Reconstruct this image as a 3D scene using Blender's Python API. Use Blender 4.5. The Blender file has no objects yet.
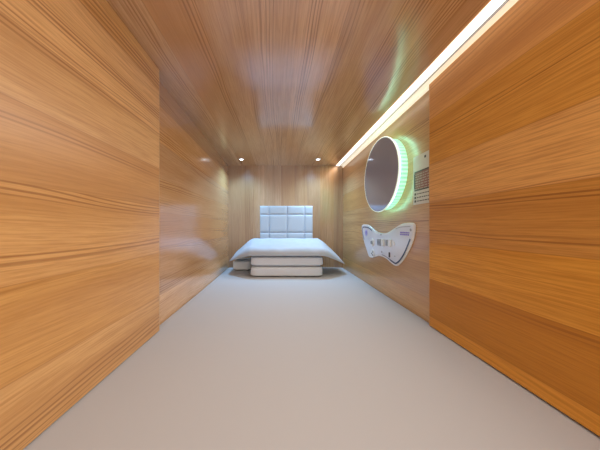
import bpy, bmesh, math, random
from mathutils import Vector, noise
random.seed(7)
C = bpy.context.scene.collection
sc = bpy.context.scene

# ---------------------------------------------------------------- dimensions (metres)
D = 2.12                    # depth of the capsule, camera at y = 0
XL, XR = -0.486, 0.628      # side walls
ZM = 0.12                   # top of the mattress
EYE = 0.514
ZC = 1.107                  # ceiling
YF = -0.30                  # open end behind the camera

# ---------------------------------------------------------------- camera
cam = bpy.data.cameras.new('camera')
co = bpy.data.objects.new('camera', cam); C.objects.link(co)
co.location = (0, 0, EYE); co.rotation_euler = (math.pi/2, 0, 0)
cam.sensor_width = 36; cam.lens = 36*218/600
cam.shift_x = 21.5/600; cam.shift_y = 1.5/600
cam.clip_start = 0.01
sc.camera = co

# ---------------------------------------------------------------- world, lights, exposure
w = bpy.data.worlds.new('world'); sc.world = w; w.use_nodes = True
bg = w.node_tree.nodes['Background']
bg.inputs[0].default_value = (1.0, 0.96, 0.91, 1); bg.inputs[1].default_value = 1.10
sc.view_settings.view_transform = 'Standard'; sc.view_settings.look = 'None'
sc.view_settings.exposure = 0.65; sc.view_settings.gamma = 1.0
sc.view_settings.use_curve_mapping = False
STRIP = 1.15                # LED channel
RING = 4.0                  # mirror ring
SPOT = 17.0                  # each downlight, watts
DOWNLIGHTS = [(-0.326, 1.92), (0.348, 1.92)]
for (x, y) in DOWNLIGHTS:
    l = bpy.data.lights.new('downlight_beam', 'SPOT'); l.energy = SPOT
    l.color = (0.27, 0.60, 1.0); l.spot_size = math.radians(148); l.spot_blend = 1.0
    l.shadow_soft_size = 0.05
    o = bpy.data.objects.new('downlight_beam', l); C.objects.link(o)
    o.location = (x, y, ZC-0.012); o.rotation_euler = (0, 0, 0)

l = bpy.data.lights.new('led_channel_light', 'AREA'); l.shape = 'RECTANGLE'; l.size = 0.022; l.size_y = D-YF-0.02
l.energy = 3.9; l.color = (1.0, 0.95, 0.87); l.spread = math.radians(110)
o = bpy.data.objects.new('led_channel_light', l); C.objects.link(o)
o.location = (0.573, (D+YF)/2, ZC-0.009); o.rotation_euler = (0, math.radians(40), 0)

# ---------------------------------------------------------------- materials
def mat(name):
    m = bpy.data.materials.new(name); m.use_nodes = True
    return m, m.node_tree, m.node_tree.nodes['Principled BSDF']
def plain(name, col, rough=0.5, metal=0.0, emit=None, es=0.0, coat=0.0):
    m, nt, b = mat(name)
    b.inputs['Base Color'].default_value = (*col, 1); b.inputs['Roughness'].default_value = rough
    b.inputs['Metallic'].default_value = metal; b.inputs['Coat Weight'].default_value = coat
    if emit:
        b.inputs['Emission Color'].default_value = (*emit, 1); b.inputs['Emission Strength'].default_value = es
    return m
def wood(name, along, across, seed=0.0, width=0.15, tint=(1, 1, 1), contrast=1.0, rough=0.27, gloss=1.5):
    """oak laminate in planks: grain runs along one object axis, planks stack on another"""
    m, nt, b = mat(name); N = nt.nodes; L = nt.links
    def math_(op, a, bb=None, c=None):
        n = N.new('ShaderNodeMath'); n.operation = op
        for i, v in enumerate((a, bb, c)):
            if v is None: continue
            if isinstance(v, (int, float)): n.inputs[i].default_value = v
            else: L.new(v, n.inputs[i])
        return n.outputs[0]
    def comb(x, y, z):
        n = N.new('ShaderNodeCombineXYZ')
        for i, v in enumerate((x, y, z)):
            if isinstance(v, (int, float)): n.inputs[i].default_value = v
            else: L.new(v, n.inputs[i])
        return n.outputs[0]
    def nz(vec, scale, det=3, rgh=0.55):
        n = N.new('ShaderNodeTexNoise'); n.inputs['Scale'].default_value = scale
        n.inputs['Detail'].default_value = det; n.inputs['Roughness'].default_value = rgh
        L.new(vec, n.inputs['Vector']); return n.outputs[0]
    def ramp(v, a, bb):
        n = N.new('ShaderNodeMapRange'); n.interpolation_type = 'SMOOTHSTEP'
        L.new(v, n.inputs[0]); n.inputs[1].default_value = a; n.inputs[2].default_value = bb
        return n.outputs[0]
    def mix(f, a, bb):
        n = N.new('ShaderNodeMix'); n.data_type = 'RGBA'
        if isinstance(f, (int, float)): n.inputs[0].default_value = f
        else: L.new(f, n.inputs[0])
        for i, v in ((6, a), (7, bb)):
            if isinstance(v, tuple): n.inputs[i].default_value = (*v, 1)
            else: L.new(v, n.inputs[i])
        return n.outputs[2]
    tc = N.new('ShaderNodeTexCoord'); sp = N.new('ShaderNodeSeparateXYZ')
    L.new(tc.outputs['Object'], sp.inputs[0])
    u = sp.outputs['xyz'.index(along)]; v = sp.outputs['xyz'.index(across)]
    pv = math_('MULTIPLY_ADD', v, 1/width, seed)
    def vor(feature):
        n = N.new('ShaderNodeTexVoronoi'); n.voronoi_dimensions = '1D'; n.feature = feature
        n.inputs['Scale'].default_value = 1; n.inputs['Randomness'].default_value = 0.55
        L.new(pv, n.inputs['W']); return n
    vf = vor('F1'); ve = vor('DISTANCE_TO_EDGE')
    ids = N.new('ShaderNodeSeparateColor'); L.new(vf.outputs['Color'], ids.inputs[0])
    r1, r2, r3 = ids.outputs[0], ids.outputs[1], ids.outputs[2]
    uo = math_('MULTIPLY_ADD', r1, 13.7, u)
    # slow warp of the grain across the plank, growing into cathedral arches
    warp = nz(comb(math_('MULTIPLY', uo, 1.1), math_('MULTIPLY', v, 5.0), r2), 1.0, 2, 0.4)
    warp = math_('SUBTRACT', warp, 0.5)
    vw = math_('MULTIPLY_ADD', warp, 0.085, v)
    jit = nz(comb(math_('MULTIPLY', uo, 1.5), math_('MULTIPLY', vw, 90.0), r3), 1.0, 2, 0.5)
    vj = math_('MULTIPLY_ADD', jit, 0.011, vw)
    rings = math_('MULTIPLY_ADD', vj, 560.0, math_('MULTIPLY', r2, 40))
    rings = math_('SINE', rings)
    rings = ramp(rings, -0.2, 1.0)
    # grain bands: where the dark ring lines show strongly
    band = nz(comb(math_('MULTIPLY', uo, 0.35), math_('MULTIPLY', vw, 16.0), math_('MULTIPLY', r3, 9)), 1.0, 2, 0.5)
    band = ramp(band, 0.52, 0.64)
    fine = nz(comb(math_('MULTIPLY', uo, 9.0), math_('MULTIPLY', vw, 260.0), r1), 1.0, 3, 0.6)
    fine = ramp(fine, 0.36, 0.70)
    pores = nz(comb(math_('MULTIPLY', uo, 22.0), math_('MULTIPLY', vw, 700.0), r3), 1.0, 2, 0.6)
    pores = ramp(pores, 0.58, 0.75)
    cloud = nz(comb(math_('MULTIPLY', uo, 0.9), math_('MULTIPLY', v, 12.0), r3), 1.0, 3, 0.5)
    t = lambda c: tuple(a*b2 for a, b2 in zip(c, tint))
    light, mid, dark, line = t((0.66, 0.42, 0.190)), t((0.50, 0.265, 0.085)), t((0.38, 0.180, 0.050)), t((0.24, 0.095, 0.022))
    base = mix(ramp(r1, 0.1, 0.9), light, mid)
    base = mix(math_('MULTIPLY', ramp(cloud, 0.35, 0.75), 0.55*contrast), base, dark)
    base = mix(math_('MULTIPLY', fine, 0.55*contrast), base, dark)
    base = mix(math_('MULTIPLY', pores, 0.28*contrast), base, line)
    base = mix(math_('MULTIPLY', math_('MULTIPLY', rings, math_('MULTIPLY_ADD', band, 0.85, 0.10)), 0.75*contrast), base, line)
    seam = ramp(ve.outputs['Distance'], 0.0, 0.012)
    base = mix(math_('MULTIPLY', math_('SUBTRACT', 1.0, seam), 0.4), base, line)
    hv = N.new('ShaderNodeHueSaturation'); L.new(base, hv.inputs['Color'])
    L.new(math_('MULTIPLY_ADD', r2, 0.22*contrast, 1.0-0.11*contrast), hv.inputs['Value'])
    L.new(math_('MULTIPLY_ADD', r3, -0.12, 1.05), hv.inputs['Saturation'])
    L.new(hv.outputs[0], b.inputs['Base Color'])
    b.inputs['Roughness'].default_value = rough
    b.inputs['Coat Weight'].default_value = 0.8; b.inputs['Coat IOR'].default_value = gloss; b.inputs['Coat Roughness'].default_value = rough*0.8
    bu = N.new('ShaderNodeBump'); bu.inputs['Strength'].default_value = 0.06; bu.inputs['Distance'].default_value = 0.001
    L.new(fine, bu.inputs['Height']); L.new(bu.outputs[0], b.inputs['Normal'])
    return m
def fabric(name, col, scale, strength, rough=0.85):
    m, nt, b = mat(name); N = nt.nodes; L = nt.links
    b.inputs['Base Color'].default_value = (*col, 1); b.inputs['Roughness'].default_value = rough
    b.inputs['Sheen Weight'].default_value = 0.15
    tc = N.new('ShaderNodeTexCoord'); n = N.new('ShaderNodeTexNoise')
    n.inputs['Scale'].default_value = scale; n.inputs['Detail'].default_value = 4
    L.new(tc.outputs['Object'], n.inputs['Vector'])
    bu = N.new('ShaderNodeBump'); bu.inputs['Strength'].default_value = strength; bu.inputs['Distance'].default_value = 0.01
    L.new(n.outputs[0], bu.inputs['Height']); L.new(bu.outputs[0], b.inputs['Normal'])
    return m

W_LEFT = wood('oak_left', 'y', 'z', 3.1, 0.15, (1.15, 1.12, 1.25), rough=0.20, gloss=1.9)
W_RIGHT = wood('oak_right', 'y', 'z', 8.4, 0.15, (1.22, 1.22, 1.25), rough=0.33, gloss=1.7)
W_BACK = wood('oak_back', 'z', 'x', 5.7, 0.13, (0.86, 0.84, 1.02), contrast=1.2, rough=0.24, gloss=2.0)
W_CEIL = wood('oak_ceiling', 'y', 'x', 21.3, 0.14, (1.22, 1.18, 1.30), rough=0.20, gloss=1.9)
W_PL = wood('oak_left_panel', 'y', 'z', 33.2, 0.16, (1.25, 1.16, 1.0), rough=0.34)
W_PR = wood('oak_right_panel', 'y', 'z', 41.9, 0.16, (1.30, 1.02, 0.46), contrast=1.05, rough=0.5, gloss=1.02)
EDGE = plain('edge_banding', (0.62, 0.42, 0.24), 0.4)
WHITE = fabric('white_cotton', (0.88, 0.88, 0.88), 10.0, 0.2)
SHEET = fabric('sheet', (0.485, 0.48, 0.485), 3.0, 0.08)
QUILT = fabric('quilt', (0.72, 0.74, 0.77), 14.0, 0.25)
PILLOW = fabric('pillow_cotton', (0.48, 0.52, 0.58), 10.0, 0.30)
LEATHER = fabric('leatherette', (0.52, 0.57, 0.61), 60.0, 0.05, 0.45)
SEAM = plain('piping_grey', (0.50, 0.52, 0.60), 0.5)
ALU = plain('painted_aluminium', (0.82, 0.80, 0.76), 0.4)
GREY = plain('grey_metal', (0.30, 0.28, 0.27), 0.4, 0.3)
BOARD = plain('base_board', (0.55, 0.42, 0.28), 0.6)
GLOW = plain('led_diffuser', (1, 1, 1), 0.5, emit=(1.0, 0.93, 0.80), es=STRIP)
WALL_GLOW = plain('lit_wall_cream', (0.9, 0.87, 0.8), 0.5, emit=(1.0, 0.84, 0.60), es=0.36)  # cream emission imitates strip light washing the wall top, not a lamp
DOT = plain('downlight_lens', (1, 1, 1), 0.3, emit=(0.85, 0.93, 1.0), es=6)
WPLASTIC = plain('white_plastic', (0.80, 0.84, 0.92), 0.18, coat=0.4)
RIM = plain('pale_rim_plastic', (0.86, 0.88, 0.88), 0.2)
NAVY = plain('navy_print', (0.03, 0.07, 0.16), 0.3)
VIOLET = plain('violet_print', (0.22, 0.17, 0.62), 0.4)
LILAC = plain('lilac_print', (0.50, 0.50, 0.80), 0.4)
DARK = plain('dark_plastic', (0.04, 0.04, 0.05), 0.3)
MIDGREY = plain('mid_grey_plastic', (0.33, 0.35, 0.38), 0.3)
PAPER = plain('poster_paper', (0.72, 0.69, 0.64), 0.5)
REDBR = plain('red_brown_print', (0.30, 0.12, 0.10), 0.5)
INK = plain('dark_ink', (0.07, 0.05, 0.05), 0.5)
MIRROR = plain('mirror_glass', (0.44, 0.50, 0.66), 0.12, 0.4)

# ---------------------------------------------------------------- mesh helpers
def link(name, bm, m, parent=None, smooth=False):
    me = bpy.data.meshes.new(name); bm.normal_update(); bm.to_mesh(me); bm.free()
    if smooth:
        for p in me.polygons: p.use_smooth = True
    me.materials.append(m)
    o = bpy.data.objects.new(name, me); C.objects.link(o)
    if parent:
        o.parent = parent; o.matrix_parent_inverse = parent.matrix_basis.inverted()
    return o
def add_box(bm, a, b, bev=0.0, seg=3):
    r = bmesh.ops.create_cube(bm, size=1)
    for v in r['verts']:
        v.co = Vector([(a[i]+b[i])/2 + v.co[i]*(b[i]-a[i]) for i in range(3)])
    if bev:
        es = list({e for v in r['verts'] for e in v.link_edges})
        bmesh.ops.bevel(bm, geom=es, offset=bev, segments=seg, profile=0.5, affect='EDGES')
def box(name, a, b, m, parent=None, bev=0.0, seg=3, smooth=False):
    bm = bmesh.new(); add_box(bm, a, b, bev, seg); return link(name, bm, m, parent, smooth)
def empty(name, loc, label, cat, group=None):
    o = bpy.data.objects.new(name, None); C.objects.link(o); o.location = loc; o.empty_display_size = 0.05
    return tag(o, label, cat, group)
def tag(o, label, cat, group=None):
    o['label'] = label; o['category'] = cat
    if group: o['group'] = group
    return o
def struct(o):
    o['kind'] = 'structure'; return o
def add_cyl(bm, c, axis, r1, h, seg=48, r2=None, caps=True):
    """cylinder from c along +axis"""
    r2 = r1 if r2 is None else r2
    ax = {'x': 0, 'y': 1, 'z': 2}[axis]; a1, a2 = [i for i in range(3) if i != ax]
    rings = []
    for k, r in ((0, r1), (1, r2)):
        ring = []
        for i in range(seg):
            t = 2*math.pi*i/seg; p = list(c); p[ax] += h*k
            p[a1] += r*math.cos(t); p[a2] += r*math.sin(t); ring.append(bm.verts.new(p))
        rings.append(ring)
    for i in range(seg):
        j = (i+1) % seg
        bm.faces.new((rings[0][i], rings[0][j], rings[1][j], rings[1][i]))
    if caps: bm.faces.new(rings[0]); bm.faces.new(rings[1])
    bmesh.ops.recalc_face_normals(bm, faces=bm.faces[:])
def subsurf(o, n=2):
    md = o.modifiers.new('smooth', 'SUBSURF'); md.levels = n; md.render_levels = n

# ---------------------------------------------------------------- setting
T = 0.02
struct(box('floor', (XL-T, YF, -T), (XR+T, D+T, 0), BOARD))
struct(box('wall_left', (XL-T, YF, 0), (XL, D, ZC), W_LEFT))
struct(box('wall_right', (XR, YF, 0), (XR+T, D, ZC), W_RIGHT))
struct(box('wall_back', (XL-T, D, 0), (XR+T, D+T, ZC), W_BACK))
struct(box('ceiling', (XL-T, YF, ZC), (XR+T, D+T, ZC+T), W_CEIL))

# near sliding panels with thin edge strips
PLX, PLY = -0.450, 0.823
p = box('wall_panel', (XL+0.001, YF, ZM+0.001), (PLX, PLY, ZC-0.001), W_PL, bev=0.0008, seg=1)
tag(p, 'oak panel standing proud of the left wall, nearest the viewer', 'wall panel')
box('edge_strip', (XL+0.002, PLY, ZM+0.002), (PLX, PLY+0.0012, ZC-0.002), EDGE, p)
PRX, PRY, PRZ = 0.600, 0.868, 1.078
p = box('wall_panel', (PRX, YF, ZM+0.001), (XR-0.001, PRY, PRZ), W_PR, bev=0.0008, seg=1)
tag(p, 'darker oak panel in front of the right wall, under the bright ceiling strip', 'wall panel')
box('edge_strip', (PRX+0.0002, PRY, ZM+0.002), (XR-0.001, PRY+0.0015, PRZ), EDGE, p)
box('top_edge_strip', (PRX+0.0002, YF, PRZ), (XR-0.001, PRY+0.0015, PRZ+0.0015), EDGE, p)

# ---------------------------------------------------------------- LED channel along the right ceiling edge
ch = empty('led_light_strip', (0.59, D/2, ZC), 'long bright white LED light strip in a channel along the right ceiling edge', 'light strip')
def prism_y(name, prof, m, parent):
    """closed xz outline run along the whole capsule"""
    bm = bmesh.new(); A = [bm.verts.new((x, YF+0.002, ZC-h)) for x, h in prof]; B = [bm.verts.new((x, D-0.002, ZC-h)) for x, h in prof]
    n = len(prof)
    for i in range(n): bm.faces.new((A[i], A[(i+1) % n], B[(i+1) % n], B[i]))
    bm.faces.new(A); bm.faces.new(B)
    bmesh.ops.recalc_face_normals(bm, faces=bm.faces[:]); return link(name, bm, m, parent)
prism_y('diffuser', [(0.558, 0.0008), (0.558, 0.002), (0.589, 0.006), (0.589, 0.0008)], GLOW, ch)
prism_y('channel_lip', [(0.5893, 0.0008), (0.5893, 0.014), (0.5912, 0.014), (0.5925, 0.0008)], GREY, ch)
prism_y('painted_wall_glow', [(0.5930, 0.0008), (0.5930, 0.003), (0.622, 0.008), (0.6245, 0.024), (0.6272, 0.024), (0.6272, 0.0008)], WALL_GLOW, ch)  # added glowing cove piece, stands in for the brightly lit wall and ceiling edge

# ---------------------------------------------------------------- downlights
for (x, y), side in zip(DOWNLIGHTS, ('left of the headboard', 'right of the headboard')):
    d = empty('downlight', (x, y, ZC), 'small round recessed downlight shining in the ceiling above and ' + side, 'downlight', 'ceiling downlights')
    bm = bmesh.new()
    prof = [(0.0145, 0.0005), (0.0145, 0.004), (0.018, 0.0045), (0.024, 0.003), (0.0245, 0.0005)]
    n = 40; rings = [[bm.verts.new((x+r*math.cos(2*math.pi*i/n), y+r*math.sin(2*math.pi*i/n), ZC-h)) for i in range(n)] for r, h in prof]
    for a, b in zip(rings, rings[1:]):
        for i in range(n): bm.faces.new((a[i], a[(i+1) % n], b[(i+1) % n], b[i]))
    bmesh.ops.recalc_face_normals(bm, faces=bm.faces[:])
    link('trim_ring', bm, ALU, d, True)
    bm = bmesh.new(); add_cyl(bm, (x, y, ZC-0.0035), 'z', 0.0142, 0.003, 32)
    link('lens', bm, DOT, d)

# ---------------------------------------------------------------- mattress
bm = bmesh.new()
nx, ny = 48, 100
x0, x1, y0, y1 = XL+0.0015, XR-0.0015, YF+0.01, D-0.0015
def mat_z(x, y):
    e = min(x-x0, x1-x, y1-y, y-y0)
    drop = 0.006*math.exp(-max(e, 0)/0.006)
    return ZM-0.0005-drop-0.0018*(1+noise.noise(Vector((x*3.1, y*2.3, 0.4))))
xs = sorted({x0+(x1-x0)*i/nx for i in range(nx+1)} | {x0+.004, x0+.010, x1-.004, x1-.010})
ys = sorted({y0+(y1-y0)*i/ny for i in range(ny+1)} | {y1-.004, y1-.010})
g = [[bm.verts.new((x, y, mat_z(x, y))) for y in ys] for x in xs]
for i in range(len(xs)-1):
    for j in range(len(ys)-1): bm.faces.new((g[i][j], g[i+1][j], g[i+1][j+1], g[i][j+1]))
be = [e for e in bm.edges if e.is_boundary]
r = bmesh.ops.extrude_edge_only(bm, edges=be)
low = [v for v in r['geom'] if isinstance(v, bmesh.types.BMVert)]
for v in low: v.co.z = 0.0005
bmesh.ops.contextual_create(bm, geom=[e for e in bm.edges if e.is_boundary])
bmesh.ops.recalc_face_normals(bm, faces=bm.faces[:])
m = link('mattress', bm, SHEET, None, True)
tag(m, 'flat white mattress with a fitted sheet filling the whole capsule floor', 'mattress')

# ---------------------------------------------------------------- headboard
HX0, HX1, HZ1 = -0.178, 0.328, 0.712
HY = D-0.046
hb = empty('headboard', ((HX0+HX1)/2, D-0.02, ZM), 'white padded headboard with square stitched panels against the back wall', 'headboard')
box('backing', (HX0+0.003, D-0.020, ZM+0.001), (HX1-0.003, D-0.001, HZ1-0.003), LEATHER, hb, bev=0.003)
vx = [HX0, -0.089, 0.081, 0.250, HX1]
hz = [ZM+0.012, 0.285, 0.455, 0.628, HZ1]
for i in range(4):
    for j in range(4):
        bm = bmesh.new(); n = 10
        a0, a1, b0, b1 = vx[i]+.0012, vx[i+1]-.0012, hz[j]+.0012, hz[j+1]-.0012
        gg = []
        for p_ in range(n+1):
            row = []
            for q in range(n+1):
                s, t = p_/n, q/n
                s = 0.5-0.5*math.cos(math.pi*s); t = 0.5-0.5*math.cos(math.pi*t)
                dx = min(s, 1-s)*(a1-a0); dz = min(t, 1-t)*(b1-b0)
                f = (1-math.exp(-dx/0.004))*(1-math.exp(-dz/0.004))
                row.append(bm.verts.new((a0+(a1-a0)*s, D-0.032-0.007*f, b0+(b1-b0)*t)))
            gg.append(row)
        for p_ in range(n):
            for q in range(n): bm.faces.new((gg[p_][q], gg[p_+1][q], gg[p_+1][q+1], gg[p_][q+1]))
        r = bmesh.ops.extrude_edge_only(bm, edges=[e for e in bm.edges if e.is_boundary])
        for v in r['geom']:
            if isinstance(v, bmesh.types.BMVert): v.co.y = D-0.0195
        bmesh.ops.recalc_face_normals(bm, faces=bm.faces[:])
        link('padded_panel', bm, LEATHER, hb, True)
bm = bmesh.new()
for x in vx[1:-1]: add_box(bm, (x-.0016, D-0.034, hz[0]), (x+.0016, D-0.027, HZ1-.002), 0.0008, 1)
for z in hz[1:-1]: add_box(bm, (HX0+.002, D-0.034, z-.0016), (HX1-.002, D-0.027, z+.0016), 0.0008, 1)
link('stitched_seams', bm, SEAM, hb)

# ---------------------------------------------------------------- folded quilt (two fat folds) with its wrapped front edge
def soft_slab(name, x0, x1, y0, y1, z0, z1, m, parent=None, wob=0.004, seed=0, n=(26, 18), crown=0.0):
    """closed cushion-like slab, round edges"""
    bm = bmesh.new(); nu, nv = n; R = (z1-z0)/2; zc = (z0+z1)/2
    add_box(bm, (x0, y0, z0), (x1, y1, z1))
    bmesh.ops.subdivide_edges(bm, edges=bm.edges[:], cuts=15, use_grid_fill=True)
    cx, cy = (x0+x1)/2, (y0+y1)/2
    for v in bm.verts:
        # clamp to the inner core and push out by the radius
        q = Vector((min(max(v.co.x, x0+R), x1-R), min(max(v.co.y, y0+R), y1-R), min(max(v.co.z, z0+R*0.45), z1-R*0.45)))
        d = v.co-q
        if d.length > 1e-6:
            k = d.normalized(); d = Vector((k.x*R, k.y*R, k.z*R*0.45 if abs(d.z) > 1e-6 else 0))
            v.co = q+d
        if v.co.z > zc:
            fx = 1-((v.co.x-cx)/((x1-x0)/2))**2; fy = 1-((v.co.y-cy)/((y1-y0)/2))**2
            v.co.z += crown*max(fx, 0)*max(fy, 0)
        nn = noise.noise_vector(Vector((v.co.x*6+seed, v.co.y*6, v.co.z*14)))
        v.co += Vector((nn.x, nn.y, nn.z*0.15))*wob
        v.co.z = min(max(v.co.z, z0), z1+crown)
    bmesh.ops.recalc_face_normals(bm, faces=bm.faces[:])
    o = link(name, bm, m, parent, True); subsurf(o, 1); return o
q1 = soft_slab('folded_quilt', -0.222, 0.349, 1.690, 2.055, ZM+0.0005, ZM+0.080, QUILT, seed=1)
tag(q1, 'bottom folded white quilt of the stack, lying on the mattress', 'quilt', 'folded bedding at the headboard')
q2 = soft_slab('folded_quilt', -0.222, 0.352, 1.698, 2.050, ZM+0.0815, ZM+0.160, QUILT, seed=5)
tag(q2, 'upper folded white quilt, between the bottom quilt and the pillow', 'quilt', 'folded bedding at the headboard')

# wide pillow lying over the stack, its sides drooping to both walls
def pillow():
    bm = bmesh.new(); nu, nv = 72, 30
    def S(a, b, t):
        t = min(max((t-a)/(b-a), 0), 1); return t*t*(3-2*t)
    def top_bottom(u, v):
        # u in 0..1 across, v in 0..1 front to back
        x = -0.415+0.972*u
        over = max(-0.222-x, 0)/0.193 if x < 0.06 else max(x-0.352, 0)/0.205
        flat = 1-over
        zb = 0.1625+0.004-0.090*over**1.2*(0.72 if x < 0 else 1.0)
        bulge = (1-(2*v-1)**10)**0.5
        h_mid = 0.060+0.062*S(0.0, 0.9, v)
        h_end = 0.020+0.030*S(0, 0.8, v)
        h = (h_mid*S(0, 1, flat)+h_end*(1-S(0, 1, flat)))
        edge = min(u, 1-u)*0.972
        h *= (1-math.exp(-edge/0.012))*bulge
        wr = 0.006*noise.noise(Vector((x*9, v*5, 2.2)))+0.003*noise.noise(Vector((x*24, v*9, 7.2)))
        return x, zb, max(h, 0.0), wr
    tp, bt = [], []
    for i in range(nu+1):
        u = i/nu; a, b = [], []
        for j in range(nv+1):
            v = 0.5-0.5*math.cos(math.pi*j/nv)
            x, zb, h, wr = top_bottom(u, v)
            over = max(-0.222-x, 0)/0.193 if x < 0.06 else max(x-0.352, 0)/0.205
            yf, yb = 1.682+0.14*over**1.3, 2.060
            y = yf+(yb-yf)*v + 0.004*noise.noise(Vector((x*7, 0, v*2)))
            y = min(y, 2.066)
            rim = j in (0, nv) or i in (0, nu)
            a.append(bm.verts.new((x, y, ZM+zb+h+(0 if rim else wr*min(h/0.03, 1)))))
            b.append(a[-1] if rim else bm.verts.new((x, y, ZM+zb-min(0.004, h*0.3)*0)))
        tp.append(a); bt.append(b)
    for i in range(nu):
        for j in range(nv):
            bm.faces.new((tp[i][j], tp[i+1][j], tp[i+1][j+1], tp[i][j+1]))
            vs = []
            for q in (bt[i][j], bt[i][j+1], bt[i+1][j+1], bt[i+1][j]):
                if q not in vs: vs.append(q)
            if len(vs) > 2:
                try: bm.faces.new(vs)
                except ValueError: pass
    bmesh.ops.recalc_face_normals(bm, faces=bm.faces[:])
    return link('pillow', bm, PILLOW, None, True)
p = pillow(); subsurf(p, 1)
tag(p, 'wide white pillow on top of the folded quilts, its corners drooping sideways', 'pillow', 'folded bedding at the headboard')
s = soft_slab('folded_sheet', -0.410, -0.238, 1.930, 2.085, ZM+0.0005, ZM+0.092, WHITE, seed=9)
tag(s, 'small folded white sheet tucked beside the quilts under the left pillow corner', 'folded sheet', 'folded bedding at the headboard')

# ---------------------------------------------------------------- round mirror with glowing ribbed ring
MY, MZ, MR = 1.252, 0.806, 0.205
mx = 0.575
mr = empty('round_mirror', (XR, MY, MZ), 'round wall mirror with a glowing green-white ring behind it on the right wall', 'mirror')
n = 96
bm = bmesh.new()
prof = [(0.0, mx), (MR-0.004, mx), (MR, mx+0.001), (MR, mx+0.005), (0.0, mx+0.005)]
def lathe_x(bm, prof, cy, cz, n=96, rib=None):
    rings = []
    for k, (r, x) in enumerate(prof):
        if r == 0: rings.append([bm.verts.new((x, cy, cz))]); continue
        rings.append([bm.verts.new((x, cy+r*math.cos(2*math.pi*i/n), cz+r*math.sin(2*math.pi*i/n))) for i in range(n)])
    for a, b in zip(rings, rings[1:]):
        for i in range(n):
            j = (i+1) % n
            if len(a) == 1: bm.faces.new((a[0], b[i], b[j]))
            elif len(b) == 1: bm.faces.new((a[i], a[j], b[0]))
            else: bm.faces.new((a[i], a[j], b[j], b[i]))
    bmesh.ops.recalc_face_normals(bm, faces=bm.faces[:])
lathe_x(bm, prof, MY, MZ)
link('mirror_glass', bm, MIRROR, mr)
# frosted rim round the glass
RIMGLOW = plain('frosted_rim', (0.9, 0.95, 0.9), 0.4, emit=(0.80, 1.0, 0.82), es=0.3)
bm = bmesh.new()
lathe_x(bm, [(MR+0.0003, mx+0.0005), (MR+0.0035, mx+0.001), (MR+0.004, mx+0.006), (MR+0.0003, mx+0.006), (MR+0.0003, mx+0.0005)], MY, MZ)
link('frosted_rim', bm, RIMGLOW, mr, True)
# ribbed translucent body: light and dark bars round the side
m_, nt, b_ = mat('ribbed_led_body'); N = nt.nodes; L = nt.links
tc = N.new('ShaderNodeTexCoord'); sp = N.new('ShaderNodeSeparateXYZ'); L.new(tc.outputs['Object'], sp.inputs[0])
def M(op, a, b=None):
    q = N.new('ShaderNodeMath'); q.operation = op
    for i, v in enumerate((a, b)):
        if v is None: continue
        if isinstance(v, (int, float)): q.inputs[i].default_value = v
        else: L.new(v, q.inputs[i])
    return q.outputs[0]
ang = M('ARCTAN2', M('SUBTRACT', sp.outputs[2], MZ), M('SUBTRACT', sp.outputs[1], MY))
wv = M('MULTIPLY', M('ADD', M('SINE', M('MULTIPLY', ang, 62.0)), 1.0), 0.5)
mx_ = N.new('ShaderNodeMix'); mx_.data_type = 'RGBA'; L.new(wv, mx_.inputs[0])
mx_.inputs[6].default_value = (0.10, 0.52, 0.34, 1); mx_.inputs[7].default_value = (0.55, 1.0, 0.80, 1)
L.new(mx_.outputs[2], b_.inputs['Emission Color']); b_.inputs['Emission Strength'].default_value = 0.55
b_.inputs['Base Color'].default_value = (0.5, 0.8, 0.6, 1)
RIBBED = m_
bm = bmesh.new(); lathe_x(bm, [(MR-0.007, mx+0.0145), (MR-0.009, XR-0.001)], MY, MZ, 180)
link('ribbed_ring', bm, RIBBED, mr, True)
RINGM = plain('ring_led', (1, 1, 1), 0.5, emit=(0.28, 1.0, 0.66), es=RING)
bm = bmesh.new(); lathe_x(bm, [(MR-0.014, mx+0.0065), (MR-0.003, mx+0.0065), (MR-0.003, mx+0.014), (MR-0.014, mx+0.014), (MR-0.014, mx+0.0065)], MY, MZ)
link('led_ring', bm, RINGM, mr)
bm = bmesh.new(); add_cyl(bm, (mx+0.0065, MY, MZ), 'x', MR-0.02, XR-mx-0.008, 64)
link('back_housing', bm, ALU, mr)

# ---------------------------------------------------------------- notice on the right wall
po = empty('notice_board', (XR, 0.93, 0.724), 'white rectangular notice with a red-brown table on the right wall, beside the mirror', 'notice')
PX = XR-0.001
Y0, Y1, Z0, Z1 = 0.860, 1.010, 0.613, 0.832
box('board', (PX-0.003, Y0, Z0), (PX, Y1, Z1), PAPER, po, bev=0.001, seg=2)
bm = bmesh.new()
def on(bm, ya, yb, za, zb, d=0.0006): add_box(bm, (PX-0.003-d, min(ya, yb), za), (PX-0.0031, max(ya, yb), zb))
on(bm, Y1-0.010, Y0+0.008, 0.680, 0.756)
link('printed_table', bm, REDBR, po)
bm = bmesh.new()
for k in range(7):
    zz = 0.749-k*0.0108
    y = Y1-0.013
    while y > Y0+0.02:
        wd = random.uniform(0.008, 0.024); on(bm, y, max(y-wd, Y0+.012), zz-0.0045, zz, 0.0010); y -= wd+0.005
link('table_text', bm, plain('pale_print', (0.50, 0.38, 0.34), 0.5), po)
bm = bmesh.new()
on(bm, Y1-0.010, Y0+0.008, 0.756, 0.762, 0.0009)
on(bm, Y1-0.010, Y0+0.008, 0.674, 0.680, 0.0009)
on(bm, Y1-0.008, Y1-0.018, 0.684, 0.752, 0.0012)
on(bm, 0.922, 0.932, 0.808, 0.818)
for k, zz in enumerate((0.660, 0.644, 0.628)):
    on(bm, Y1-0.010, Y1-0.022, zz-0.005, zz+0.005)
    y = Y1-0.028
    while y > Y0+0.02:
        wd = random.uniform(0.006, 0.018); on(bm, y, max(y-wd, Y0+.01), zz-0.002, zz+0.002); y -= wd+0.004
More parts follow.
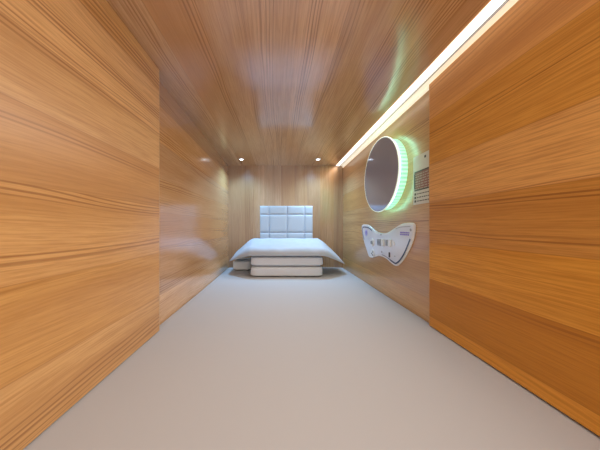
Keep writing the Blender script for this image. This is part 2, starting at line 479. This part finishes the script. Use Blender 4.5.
link('dark_print', bm, INK, po)

# ---------------------------------------------------------------- butterfly-shaped control panel
cp = empty('control_panel', (XR, 1.31, 0.42), 'white butterfly-shaped control panel with sockets and buttons below the round mirror', 'control panel')
outline = [(1.612, .526), (1.560, .529), (1.498, .522), (1.430, .497), (1.370, .480), (1.311, .474), (1.250, .478), (1.190, .497), (1.118, .523), (1.060, .531),
           (1.003, .529), (0.996, .500), (1.008, .455), (1.050, .390), (1.095, .342), (1.135, .312), (1.165, .305), (1.208, .313), (1.255, .327), (1.310, .333),
           (1.360, .330), (1.420, .313), (1.478, .304), (1.505, .315), (1.530, .345), (1.592, .419), (1.618, .475), (1.625, .510)]
def smooth_poly(pts, k=4):
    out = []; n = len(pts)
    for i in range(n):
        p0, p1, p2, p3 = pts[i-1], pts[i], pts[(i+1) % n], pts[(i+2) % n]
        for s in range(k):
            t = s/k
            out.append(tuple(0.5*((2*p1[c])+(-p0[c]+p2[c])*t+(2*p0[c]-5*p1[c]+4*p2[c]-p3[c])*t*t+(-p0[c]+3*p1[c]-3*p2[c]+p3[c])*t**3) for c in (0, 1)))
    return out
poly = smooth_poly(outline)
def inset(poly, d):
    n = len(poly); out = []
    for i in range(n):
        a, b = poly[i-1], poly[(i+1) % n]
        t = Vector((b[0]-a[0], b[1]-a[1])).normalized(); out.append((poly[i][0]-t.y*d*SGN, poly[i][1]+t.x*d*SGN))
    return out
area = sum(poly[i][0]*poly[(i+1) % len(poly)][1]-poly[(i+1) % len(poly)][0]*poly[i][1] for i in range(len(poly)))
SGN = 1 if area > 0 else -1
def plate(name, rings, m):
    """rings: list of (poly, x) from wall outwards, last one is capped"""
    bm = bmesh.new(); R = [[bm.verts.new((x, y, z)) for (y, z) in pl] for pl, x in rings]
    n = len(R[0])
    for a, b in zip(R, R[1:]):
        for i in range(n): bm.faces.new((a[i], a[(i+1) % n], b[(i+1) % n], b[i]))
    f = bm.faces.new(R[-1]); bm.faces.new(R[0])
    bmesh.ops.recalc_face_normals(bm, faces=bm.faces[:])
    return link(name, bm, m, cp)
plate('rim', [(poly, XR-0.001), (poly, XR-0.006), (inset(poly, .002), XR-0.008), (inset(poly, .009), XR-0.008)], RIM)
fx = XR-0.0095
plate('face_plate', [(inset(poly, .010), XR-0.0082), (inset(poly, .010), fx+.0004), (inset(poly, .011), fx)], WPLASTIC)
def ribbon(name, pts, wd, m, d=0.0008):
    bm = bmesh.new(); P = [Vector(p) for p in pts]; rows = []
    for i, p in enumerate(P):
        t = (P[min(i+1, len(P)-1)]-P[max(i-1, 0)]).normalized(); nn = Vector((-t.y, t.x))*wd/2
        rows.append([bm.verts.new((xx, *(p+s*nn))) for xx in (fx-0.0001, fx-d) for s in (-1, 1)])
    for a, b in zip(rows, rows[1:]):
        bm.faces.new((a[0], a[1], b[1], b[0])); bm.faces.new((a[2], b[2], b[3], a[3]))
        bm.faces.new((a[0], b[0], b[2], a[2])); bm.faces.new((a[1], a[3], b[3], b[1]))
    for r_ in (rows[0], rows[-1]): bm.faces.new((r_[0], r_[1], r_[3], r_[2]))
    bmesh.ops.recalc_face_normals(bm, faces=bm.faces[:]); return link(name, bm, m, cp)
def sp_(pts, k=5):
    out = []
    for i in range(len(pts)-1):
        p0, p1, p2, p3 = pts[max(i-1, 0)], pts[i], pts[i+1], pts[min(i+2, len(pts)-1)]
        for s in range(k):
            t = s/k
            out.append(tuple(0.5*((2*p1[c])+(-p0[c]+p2[c])*t+(2*p0[c]-5*p1[c]+4*p2[c]-p3[c])*t*t+(-p0[c]+3*p1[c]-3*p2[c]+p3[c])*t**3) for c in (0, 1)))
    return out+[pts[-1]]
ribbon('navy_stripe', sp_([(1.440, .486), (1.480, .502), (1.540, .509), (1.598, .506), (1.602, .470), (1.574, .420)]), 0.007, NAVY)
ribbon('navy_stripe', sp_([(1.024, .455), (1.064, .393), (1.105, .347), (1.143, .322), (1.165, .320), (1.205, .329)]), 0.008, NAVY)
ribbon('navy_stripe', sp_([(1.205, .329), (1.255, .341), (1.305, .346)]), 0.003, NAVY)
ribbon('grey_line', sp_([(1.150, .502), (1.100, .511), (1.022, .514)]), 0.003, MIDGREY)
def disc(name, y, z, r, h, m, parent=cp, seg=28, x=None):
    bm = bmesh.new(); x = fx if x is None else x
    add_cyl(bm, (x-0.0001, y, z), 'x', r, -h, seg, r*0.93); return link(name, bm, m, parent)
def rbox(name, y, z, wy, wz, h, m, parent=cp, x=None):
    x = fx if x is None else x
    return box(name, (x-h, y-wy/2, z-wz/2), (x-0.0001, y+wy/2, z+wz/2), m, parent, bev=min(h, wy, wz)*0.3, seg=2)
# lilac emblem
em = disc('lilac_emblem', 1.536, .470, 0.024, 0.0008, LILAC)
bm = bmesh.new()
for k in range(3): add_box(bm, (fx-0.0016, 1.522, .460+k*.009), (fx-0.0009, 1.550, .464+k*.009))
link('emblem_mark', bm, VIOLET, em)
bm = bmesh.new(); y = 1.112
random.seed(3)
for row, zz in enumerate((.484, .474)):
    y = 1.108
    while y > 1.030:
        wd = random.uniform(.006, .012); add_box(bm, (fx-0.0009, y-wd, zz-.0035), (fx-0.0001, y, zz+.0035)); y -= wd+.0035
link('violet_print', bm, VIOLET)
bpy.data.objects['violet_print'].parent = cp; bpy.data.objects['violet_print'].matrix_parent_inverse = cp.matrix_basis.inverted()
# controls: knob, sockets, switches
kn = disc('dimmer_dial', 1.435, .409, 0.026, 0.004, RIM)
disc('dial_cap', 1.435, .409, 0.012, 0.006, MIDGREY, kn, x=fx-0.004)
so = rbox('power_socket', 1.338, .417, 0.046, 0.040, 0.004, MIDGREY)
for dy in (-.009, .009): rbox('socket_slot', 1.338+dy, .417, 0.004, 0.016, 0.0008, DARK, so, x=fx-0.004)
for yy, zz in ((1.286, .419), (1.204, .423)): rbox('white_switch', yy, zz, 0.026, 0.042, 0.009, RIM)
rbox('usb_port', 1.245, .421, 0.020, 0.034, 0.003, MIDGREY)
rbox('key_switch', 1.170, .424, 0.018, 0.022, 0.003, RIM)
jk = disc('headphone_socket', 1.435, .338, 0.030, 0.003, RIM)
for dy, dz in ((-.012, .010), (-.012, -.010), (.006, -.002)): disc('jack_hole', 1.435+dy, .338+dz, 0.006, 0.0008, DARK, jk, x=fx-0.003)
for y_, z_, r_ in ((1.315, .466, .006), (1.020, .498, .007), (1.305, .362, .007), (1.158, .356, .004)):
    disc('indicator', y_, z_, r_, 0.0012, MIDGREY)
vm = rbox('volume_slider', 1.212, .357, 0.010, 0.028, 0.005, DARK)
